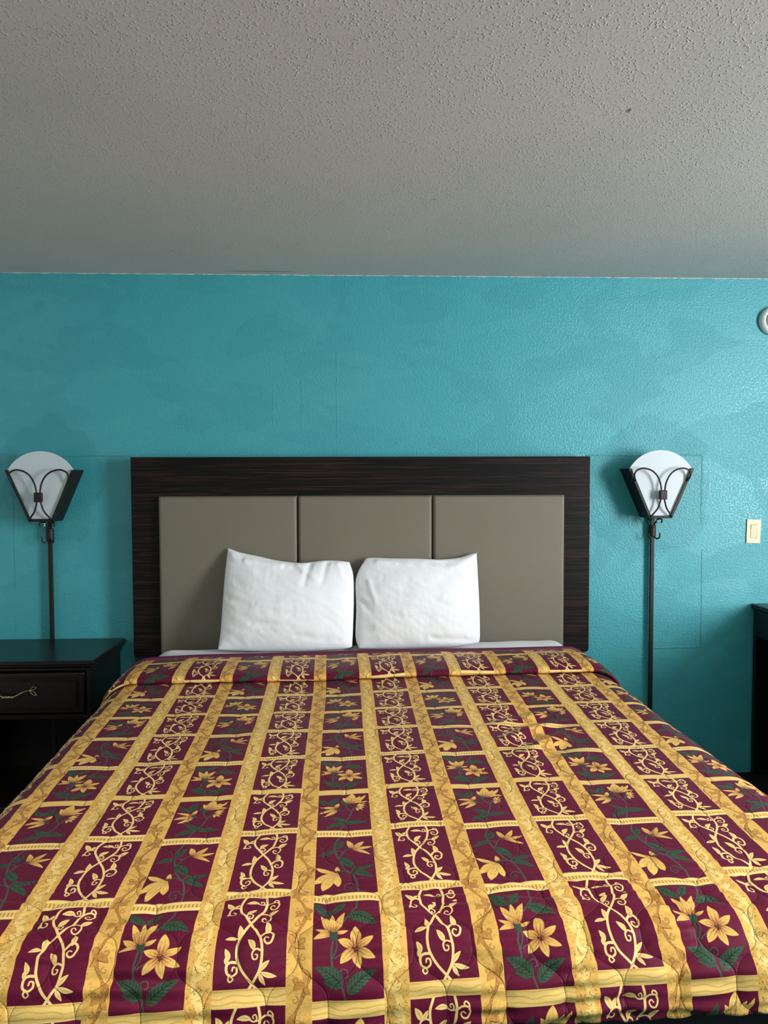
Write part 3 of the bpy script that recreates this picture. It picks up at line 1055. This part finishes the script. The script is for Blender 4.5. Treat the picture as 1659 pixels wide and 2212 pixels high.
spread = thing('bedspread', 'quilted maroon and gold bedspread printed with flowers and vines, spread over the bed', 'bedspread', (BO[0], BO[1], 0), BA)
qo = link('quilted_cloth', me, M_quilt, spread)
md = qo.modifiers.new('thickness', 'SOLIDIFY'); md.thickness = 0.006; md.offset = -1
# maroon binding along the head hem
hem = [Vector(V2[0, k]) for k in range(20, nu - 20, 4)]
b = tube(bmesh.new(), [p + Vector((0, -0.004, 0.004)) for p in hem], 0.0135, 10, curve=False, flat=0.85)
obj('hem_binding', b, M_bind, spread, smooth=True)

# ---------------------------------------------------------------- pillows
def resample(P, n):
    P = [Vector((x, 0, z)) for x, z in P]
    Q = cat_rom(P, 12) if len(P) > 2 else [P[0].lerp(P[1], k / 12) for k in range(13)]
    d = [0.0]
    for a, c in zip(Q[:-1], Q[1:]):
        d.append(d[-1] + (c - a).length)
    out = np.zeros((n, 2))
    xs_ = [q.x for q in Q]; zs_ = [q.z for q in Q]
    t = np.linspace(0, d[-1], n)
    out[:, 0] = np.interp(t, d, xs_); out[:, 1] = np.interp(t, d, zs_)
    return out


def pillow(name, top, right, bottom, left, creases, thick, lean, base, seed, label, floor_z):
    """outline sides in the pillow's own plane; top and bottom run left to right, left and right run bottom to top"""
    nu, nv = 120, 84
    T_, B_, L_, R_ = resample(top, nu), resample(bottom, nu), resample(left, nv), resample(right, nv)
    s = np.linspace(0, 1, nu)[None, :, None]; t = np.linspace(0, 1, nv)[:, None, None]
    P = ((1 - t) * B_[None] + t * T_[None] + (1 - s) * L_[:, None] + s * R_[:, None]
         - ((1 - s) * (1 - t) * B_[0] + s * (1 - t) * B_[-1] + (1 - s) * t * T_[0] + s * t * T_[-1]))
    S2, T2 = s[..., 0] * np.ones((nv, 1)), t[..., 0] * np.ones((1, nu))
    es, et = 4 * S2 * (1 - S2), 4 * T2 * (1 - T2)
    prof = (es ** 0.55) * (et ** 0.50)
    prof = prof / prof.max() * (1 + 0.16 * (0.5 - T2))
    w = np.zeros((nv, nu))
    for j in range(nv):
        for k in range(nu):
            x, z = P[j, k]
            w[j, k] = (0.0038 * noise.noise((x * 9 + seed, z * 16, seed)) + 0.0020 * noise.noise((x * 20, z * 34 + x * 18, seed + 3))
                       + 0.0009 * noise.noise((x * 55, z * 45, seed + 5)))
    for (x0, z0, x1, z1, amp, wd) in creases:
        dx, dz = x1 - x0, z1 - z0
        L2 = dx * dx + dz * dz
        q = np.clip(((P[..., 0] - x0) * dx + (P[..., 1] - z0) * dz) / L2, 0, 1)
        dd = ((P[..., 0] - x0) * -dz + (P[..., 1] - z0) * dx) / math.sqrt(L2)
        al = np.hypot(P[..., 0] - x0 - q * dx, P[..., 1] - z0 - q * dz)
        fade = np.exp(-(al / wd) ** 2) * (1 - 0.6 * q)
        w += amp * fade * np.where(np.abs(dd) < 1e9, 1, 0)
    edge = np.clip(np.minimum(es, et) * 6, 0, 1)
    f = thick * prof * 0.52 + w * edge
    bk = thick * prof * 0.48
    V = np.zeros((2, nv, nu, 3))
    cl, sl_ = math.cos(lean), math.sin(lean)
    for i, dep in ((0, -f), (1, bk)):
        V[i, ..., 0] = P[..., 0]
        V[i, ..., 1] = P[..., 1] * sl_ + dep * cl
        V[i, ..., 2] = P[..., 1] * cl - dep * sl_ * -1 * -1
    V[..., 2] = np.maximum(V[..., 2], floor_z - base[2])
    me = bpy.data.meshes.new(name)
    b = bmesh.new()
    vs = [[[b.verts.new(V[i, j, k]) for k in range(nu)] for j in range(nv)] for i in (0, 1)]
    for j in range(nv - 1):
        for k in range(nu - 1):
            b.faces.new((vs[0][j][k], vs[0][j][k + 1], vs[0][j + 1][k + 1], vs[0][j + 1][k]))
            b.faces.new((vs[1][j][k], vs[1][j + 1][k], vs[1][j + 1][k + 1], vs[1][j][k + 1]))
    bmesh.ops.remove_doubles(b, verts=b.verts[:], dist=0.0004)
    o = obj(name, b, M_pillow, None, base, True)
    tag(o, label, 'pillow', 'white pillows against the headboard')
    return o


LEAN = math.radians(20)
K = 1.018
def kk(P):
    return [(x * K, z * K) for x, z in P]
# crease: x0, z0, x1, z1, height, width
pillow('pillow', kk([(-0.616, 0.468), (-0.560, 0.447), (-0.475, 0.428), (-0.391, 0.408), (-0.287, 0.396), (-0.182, 0.406), (-0.120, 0.405), (-0.066, 0.398)]),
       kk([(-0.056, 0.014), (-0.049, 0.123), (-0.045, 0.227), (-0.047, 0.330), (-0.066, 0.398)]),
       kk([(-0.640, 0.009), (-0.482, 0.003), (-0.281, 0.000), (-0.110, 0.006), (-0.056, 0.014)]),
       kk([(-0.640, 0.009), (-0.632, 0.089), (-0.628, 0.233), (-0.624, 0.359), (-0.616, 0.468)]),
       [(-0.30, 0.385, -0.22, 0.31, 0.010, 0.016), (-0.245, 0.40, -0.27, 0.29, -0.012, 0.015), (-0.17, 0.40, -0.19, 0.30, -0.009, 0.014),
        (-0.36, 0.375, -0.30, 0.35, -0.010, 0.014), (-0.60, 0.44, -0.50, 0.36, 0.008, 0.02), (-0.54, 0.41, -0.34, 0.375, 0.007, 0.012),
        (-0.62, 0.24, -0.52, 0.20, -0.006, 0.014), (-0.63, 0.06, -0.50, 0.09, 0.006, 0.016), (-0.12, 0.395, -0.10, 0.33, 0.007, 0.014),
        (-0.47, 0.20, -0.30, 0.17, 0.004, 0.012), (-0.30, 0.06, -0.12, 0.04, -0.005, 0.014), (-0.5, 0.12, -0.33, 0.10, -0.004, 0.012)],
       0.150, LEAN, (0.0, -0.30, 0.708), 2.0, 'white pillow with a tall peaked left corner, left of the pair at the headboard', 0.694)
pillow('pillow', kk([(0.003, 0.395), (0.020, 0.417), (0.133, 0.414), (0.239, 0.412), (0.345, 0.407), (0.430, 0.414), (0.480, 0.428), (0.517, 0.436)]),
       kk([(0.503, 0.025), (0.511, 0.055), (0.516, 0.179), (0.517, 0.328), (0.517, 0.436)]),
       kk([(-0.026, 0.007), (0.100, 0.004), (0.227, 0.004), (0.400, 0.010), (0.503, 0.025)]),
       kk([(-0.026, 0.007), (-0.040, 0.060), (-0.037, 0.185), (-0.037, 0.320), (0.003, 0.395)]),
       [(0.50, 0.42, 0.40, 0.37, 0.008, 0.02), (0.06, 0.40, 0.20, 0.385, 0.007, 0.014), (0.02, 0.30, 0.05, 0.20, 0.006, 0.012),
        (-0.02, 0.22, 0.03, 0.16, -0.007, 0.012), (0.30, 0.39, 0.42, 0.385, -0.005, 0.014), (0.30, 0.045, 0.49, 0.035, -0.008, 0.012),
        (0.22, 0.30, 0.36, 0.24, 0.004, 0.014), (0.35, 0.22, 0.50, 0.16, 0.004, 0.016), (0.05, 0.10, 0.20, 0.16, 0.004, 0.016),
        (0.49, 0.17, 0.46, 0.13, 0.006, 0.010)],
       0.150, LEAN, (0.0, -0.30, 0.708), 11.0, 'white pillow with squared top right corner, right of the pair at the headboard', 0.694)

# ---------------------------------------------------------------- wall lamps with long poles
M_iron = simple('dark_bronze_iron', (29, 24, 21), 0.5, 0.2, bump=0.15, bscale=120)
M_iron_in = simple('black_sheet_metal', (14, 14, 16), 0.6, 0.2)
g = NT('white_acrylic_plate')
g.bs('Base Color', lin((204, 214, 220))); g.bs('Roughness', 0.4)
g.bs('Normal', g.bump(g.noise(g.obj(), 60, 2), 0.03, 0.001))
M_acr = g.m
M_chrome = simple('bright_nickel', (220, 220, 220), 0.2, 1.0)


def make_lamp(label, x, zb):
    """zb: height of the sconce's lower edge"""
    t = thing('floor_lamp', label, 'lamp', (x, 0, 0), 0.0, 'pole lamps beside the headboard')
    z0 = zb
    bw, tw, hh, dp = 0.053, 0.155, 0.234, 0.122
    # fan-shaped plate
    pts = [(-bw + 0.004, z0 + 0.006), (bw - 0.004, z0 + 0.006), (tw - 0.006, z0 + hh)]
    ch, sg = tw - 0.006, 0.086
    R = (ch * ch + sg * sg) / (2 * sg)
    a0 = math.asin(ch / R)
    for k in range(1, 40):
        q = a0 - 2 * a0 * k / 40
        pts.append((R * math.sin(q), z0 + hh + R * math.cos(q) - (R - sg)))
    pts.append((-tw + 0.006, z0 + hh))
    obj('lamp_shade', prism(bmesh.new(), pts, -dp + 0.006, -dp + 0.011, 0.001), M_acr, t)
    # side cheeks and floor of the sconce
    for s_ in (-1, 1):
        b = bmesh.new()
        prism(b, [(s_ * bw, z0), (s_ * tw, z0 + hh), (s_ * (tw + 0.003), z0 + hh), (s_ * (bw + 0.003), z0 - 0.001)], -dp, -0.004)
        obj('side_plate', b, M_iron_in, t)
        b = bmesh.new()
        prism(b, [(s_ * (bw - 0.010), z0), (s_ * (tw - 0.012), z0 + hh), (s_ * (tw + 0.003), z0 + hh), (s_ * (bw + 0.003), z0)], -dp - 0.004, -dp + 0.003, 0.001)
        obj('frame_bar', b, M_iron, t)
    obj('bottom_plate', mbox(-bw - 0.003, bw + 0.003, -dp - 0.004, -0.004, z0 - 0.003, z0 + 0.0), M_iron_in, t)
    obj('frame_bar', mbox(-bw, bw, -dp - 0.004, -dp + 0.003, z0, z0 + 0.010, 0.001), M_iron, t)
    # scroll rods and clasp
    rod = [(0.049, 0.006), (0.038, 0.022), (0.021, 0.046), (0.010, 0.082), (0.0075, 0.108), (0.0085, 0.134), (0.015, 0.169), (0.033, 0.204),
           (0.061, 0.226), (0.097, 0.234), (0.124, 0.224), (0.134, 0.206), (0.131, 0.189), (0.124, 0.175)]
    for s_ in (-1, 1):
        p3 = [(s_ * px, -dp - 0.006 - 0.020 * math.sin(math.pi * min(1, k / (len(rod) - 1.0))) ** 0.7, z0 + pz) for k, (px, pz) in enumerate(rod)]
        obj('scroll_rod', tube(bmesh.new(), p3, 0.0040, 10), M_iron, t, smooth=True)
    obj('clasp', mbox(-0.017, 0.017, -dp - 0.036, -dp - 0.014, z0 + 0.087, z0 + 0.131, 0.003), M_iron, t)
    # pole, collar, hooks
    px, py = 0.0, -0.022
    obj('pole', mbox(px - 0.0085, px + 0.0085, py - 0.0085, py + 0.0085, 0.024, z0 - 0.002, 0.0012), M_iron, t)
    obj('pole_base', lathe(bmesh.new(), [(0.10, 0.0), (0.10, 0.008), (0.09, 0.014), (0.03, 0.020), (0.018, 0.026), (0.018, 0.034)], o=(px, -0.105, 0)), M_iron, t, smooth=False)
    obj('base_arm', mbox(px - 0.0085, px + 0.0085, -0.11, -0.014, 0.012, 0.030, 0.001), M_iron, t)
    obj('collar', lathe(bmesh.new(), [(0.015, -0.052), (0.0170, -0.048), (0.0175, -0.010), (0.0165, -0.006), (0.0175, -0.004), (0.0175, 0.002), (0.015, 0.004)], seg=28, o=(px, py, z0 - 0.045)), M_iron, t, smooth=False)
    for s_ in (-1, 1):
        dx, dy = s_ * 0.7071, -0.7071
        def H(r, z):
            return (px + dx * r, py + dy * r, z0 + z)
        obj('hook', tube(bmesh.new(), [H(0.012, -0.040), H(0.018, -0.024), H(0.028, -0.013), H(0.040, -0.009), H(0.048, -0.014), H(0.048, -0.022), H(0.043, -0.028)], 0.0034, 10), M_iron, t, smooth=True)
        obj('hook', tube(bmesh.new(), [H(0.012, -0.094), H(0.018, -0.103), H(0.027, -0.106), H(0.036, -0.100), H(0.038, -0.088), H(0.038, -0.078)], 0.0036, 10), M_iron, t, smooth=True)
    k = obj('switch_knob', lathe(bmesh.new(), [(0.003, 0.0), (0.003, -0.006), (0.006, -0.007), (0.006, -0.013), (0.004, -0.016), (0.003, -0.018), (0.0055, -0.020), (0.0055, -0.023), (0.002, -0.025)], seg=16, o=(0.0, -0.085, z0 - 0.003)), M_chrome, t, smooth=True)
    k['label'] = 'bright nickel knob'
    return t


make_lamp('dark iron pole lamp with white fan shade standing behind the nightstand', -1.478, 1.284)
make_lamp('dark iron pole lamp with white fan shade against bare wall right of headboard', 1.408, 1.284)

# ---------------------------------------------------------------- nightstand
M_wood = simple('near_black_mahogany', (26, 17, 16), 0.30, bump=0.05, bscale=30, vary=0.15, spec=0.34)
M_brass = simple('antique_brass', (208, 192, 142), 0.3, 1.0)
ns = thing('nightstand', 'near black wooden nightstand with brass handle left of the bed', 'nightstand', (-1.491, 0, 0))
NW, ND, NZ = 0.355, 0.47, 0.716
b = bmesh.new()
prof = [(0.000, 0.0), (0.006, -0.002), (0.010, -0.007), (0.010, -0.013), (0.006, -0.018), (0.004, -0.019), (0.004, -0.023), (-0.006, -0.026), (-0.012, -0.032), (-0.020, -0.036)]
rings = []
for o_, dz in prof:
    xa, ya = NW - 0.010 + o_, -(ND - 0.010 + o_)
    rings.append([b.verts.new(p) for p in ((-xa, -0.012, NZ + dz), (-xa, ya, NZ + dz), (xa, ya, NZ + dz), (xa, -0.012, NZ + dz))])
for i in range(len(rings) - 1):
    for k in range(4):
        b.faces.new((rings[i][k], rings[i][(k + 1) % 4], rings[i + 1][(k + 1) % 4], rings[i + 1][k]))
b.faces.new(rings[0]); b.faces.new(rings[-1][::-1])
obj('tabletop', b, M_wood, ns)
CW, CD = NW - 0.028, ND - 0.028
yf = -CD + 0.012
for s_ in (-1, 1):
    obj('side_panel', mbox(min(s_ * CW, s_ * (CW - 0.02)), max(s_ * CW, s_ * (CW - 0.02)), yf, -0.012, 0.07, NZ - 0.035, 0.003), M_wood, ns)
obj('back_panel', mbox(-CW + 0.02, CW - 0.02, -0.024, -0.012, 0.07, NZ - 0.035), M_wood, ns)
obj('drawer_rail', mbox(-CW + 0.02, CW - 0.02, yf, -0.024, NZ - 0.048, NZ - 0.035), M_wood, ns)
obj('shelf', mbox(-CW + 0.02, CW - 0.02, yf + 0.006, -0.024, 0.46, 0.478), M_wood, ns)
obj('bottom_board', mbox(-CW + 0.02, CW - 0.02, yf, -0.024, 0.085, 0.105), M_wood, ns)
obj('plinth', mbox(-CW - 0.008, CW + 0.008, -CD + 0.002, -0.014, 0.0, 0.085, 0.004), M_wood, ns)


def brass_handle(par, x, y, z):
    b = bmesh.new()
    tube(b, [(x - 0.085, y - 0.012, z + 0.012), (x - 0.060, y - 0.018, z + 0.007), (x - 0.025, y - 0.022, z - 0.010), (x, y - 0.023, z - 0.013),
             (x + 0.025, y - 0.022, z - 0.010), (x + 0.060, y - 0.018, z + 0.007), (x + 0.085, y - 0.012, z + 0.012)], 0.0030, 8)
    for k in range(5):                       # wire wrap at the middle
        xx = x - 0.020 + 0.010 * k
        tube(b, [(xx - 0.005, y - 0.026, z - 0.016), (xx, y - 0.028, z - 0.0125), (xx + 0.005, y - 0.024, z - 0.008)], 0.0024, 8)
    for s_ in (-1, 1):                       # pair of open leaves at each end
        e = Vector((x + s_ * 0.083, y - 0.012, z + 0.012))
        for d in ((0.018, 0.010, 0.030, 0.012), (0.016, -0.012, 0.030, -0.022)):
            tip = e + Vector((s_ * d[2], 0.0, d[3]))
            mid_ = e + Vector((s_ * d[0], 0.0, d[1]))
            nrm_ = Vector((-d[3], 0, s_ * d[2])).normalized() * 0.006
            tube(b, [e, mid_ + nrm_, tip], 0.0014, 6); tube(b, [e, mid_ - nrm_, tip], 0.0014, 6)
        tube(b, [e, e + Vector((0, 0.014, 0))], 0.003, 8, curve=False)
    return obj('handle', b, M_brass, par, smooth=True)


for zc in (0.575,):
    dw, dh = CW - 0.022, 0.087
    y0 = -CD + 0.012
    d = obj('drawer', mbox(-dw, dw, y0 - 0.016, y0 + 0.01, zc - dh, zc + dh, 0.006, 3), M_wood, ns)
    b = bmesh.new()
    iw, ih = dw - 0.038, dh - 0.034
    for (o_, wd_, yy) in ((0.0, 0.006, 0.006), (0.012, 0.004, 0.004)):
        for x0, x1, z0, z1 in ((-iw - o_, iw + o_, ih + o_, ih + o_ + wd_), (-iw - o_, iw + o_, -ih - o_ - wd_, -ih - o_),
                               (-iw - o_ - wd_, -iw - o_, -ih - o_ - wd_, ih + o_ + wd_), (iw + o_, iw + o_ + wd_, -ih - o_ - wd_, ih + o_ + wd_)):
            box(b, x0, x1, y0 - 0.016 - yy, y0 - 0.010, zc + z0, zc + z1, 0.0015, 1)
    obj('drawer_moulding', b, M_wood, d)
    brass_handle(d, 0.0, y0 - 0.016, zc + 0.004)

# ---------------------------------------------------------------- long desk along the right wall, its front facing the bed
M_black = simple('black_laminate', (15, 16, 22), 0.35, bump=0.03, vary=0.1, spec=0.4)
DL, DX0, DX1, DZ = 1.75, 1.915, 2.70, 0.851
ds = thing('desk', 'long black desk at the right edge with its end against the teal wall', 'desk', (DX0, -0.008 - DL / 2, 0))


def dbox(x0, x1, y0, y1, z0, z1, bev=0.003):
    """x from the desk's front, y along it from the head wall"""
    return mbox(x0, x1, DL / 2 - y1, DL / 2 - y0, z0, z1, bev)


dw = DX1 - DX0
obj('desk_top', dbox(0, dw, 0, DL, DZ - 0.024, DZ, 0.004), M_black, ds)
for y in (0.004, DL / 2 - 0.012, DL - 0.028):
    obj('leg_panel', dbox(0.010, dw - 0.03, y, y + 0.024, 0.0, DZ - 0.024), M_black, ds)
obj('back_panel', dbox(dw - 0.03, dw - 0.012, 0.004, DL - 0.004, 0.10, DZ - 0.024), M_black, ds)
for y0, y1 in ((0.032, DL / 2 - 0.016), (DL / 2 + 0.016, DL - 0.032)):
    d = obj('drawer', dbox(0.004, 0.024, y0, y1, DZ - 0.155, DZ - 0.028), M_black, ds)
    obj('drawer_box', dbox(0.024, dw - 0.08, y0 + 0.01, y1 - 0.01, DZ - 0.145, DZ - 0.04), M_black, d)
    ym = DL / 2 - (y0 + y1) / 2
    obj('drawer_pull', tube(bmesh.new(), [(0.004, ym - 0.06, DZ - 0.09), (-0.014, ym - 0.05, DZ - 0.09), (-0.014, ym + 0.05, DZ - 0.09), (0.004, ym + 0.06, DZ - 0.09)], 0.005, 8, curve=False), M_chrome, d)

# ---------------------------------------------------------------- switch and smoke detector on the wall
M_ivory = simple('ivory_plastic', (222, 212, 172), 0.4)
sw = thing('light_switch', 'ivory rocker light switch plate on the teal wall above the black desk', 'switch', (1.923, 0, 1.208))
sw.rotation_euler = (0, math.radians(1.2), 0)
b = bmesh.new()
W2, H2, rw, rh = 0.0345, 0.058, 0.0175, 0.0335
for x0, x1, z0, z1 in ((-W2, -rw, -H2, H2), (rw, W2, -H2, H2), (-rw, rw, rh, H2), (-rw, rw, -H2, -rh)):
    box(b, x0, x1, -0.0065, 0.0, z0, z1)
bmesh.ops.remove_doubles(b, verts=b.verts[:], dist=0.0001)
obj('cover_plate', b, M_ivory, sw)
r = obj('rocker', mbox(-rw + 0.001, rw - 0.001, -0.0085, -0.001, -rh + 0.001, rh - 0.001, 0.0015), M_ivory, sw)
r.rotation_euler = (math.radians(3), 0, 0)
for s_ in (-1, 1):
    obj('screw', lathe(bmesh.new(), [(0.0028, 0.0060), (0.0028, 0.0070), (0.002, 0.0076)], axis='Y', seg=14, o=(0, 0, s_ * 0.047)), M_ivory, sw)
sd = thing('smoke_detector', 'round white smoke detector high on the teal wall at right edge', 'smoke detector', (2.000, 0, 2.234))
obj('housing', lathe(bmesh.new(), [(0.068, 0.0), (0.070, 0.004), (0.070, 0.014), (0.066, 0.024), (0.058, 0.030), (0.049, 0.031), (0.047, 0.027), (0.045, 0.027)], axis='Y', seg=64), M_white, sd, smooth=True)
obj('cap', lathe(bmesh.new(), [(0.0445, 0.026), (0.0445, 0.034), (0.040, 0.041), (0.026, 0.046), (0.002, 0.047)], axis='Y', seg=64), M_white, sd, smooth=True)
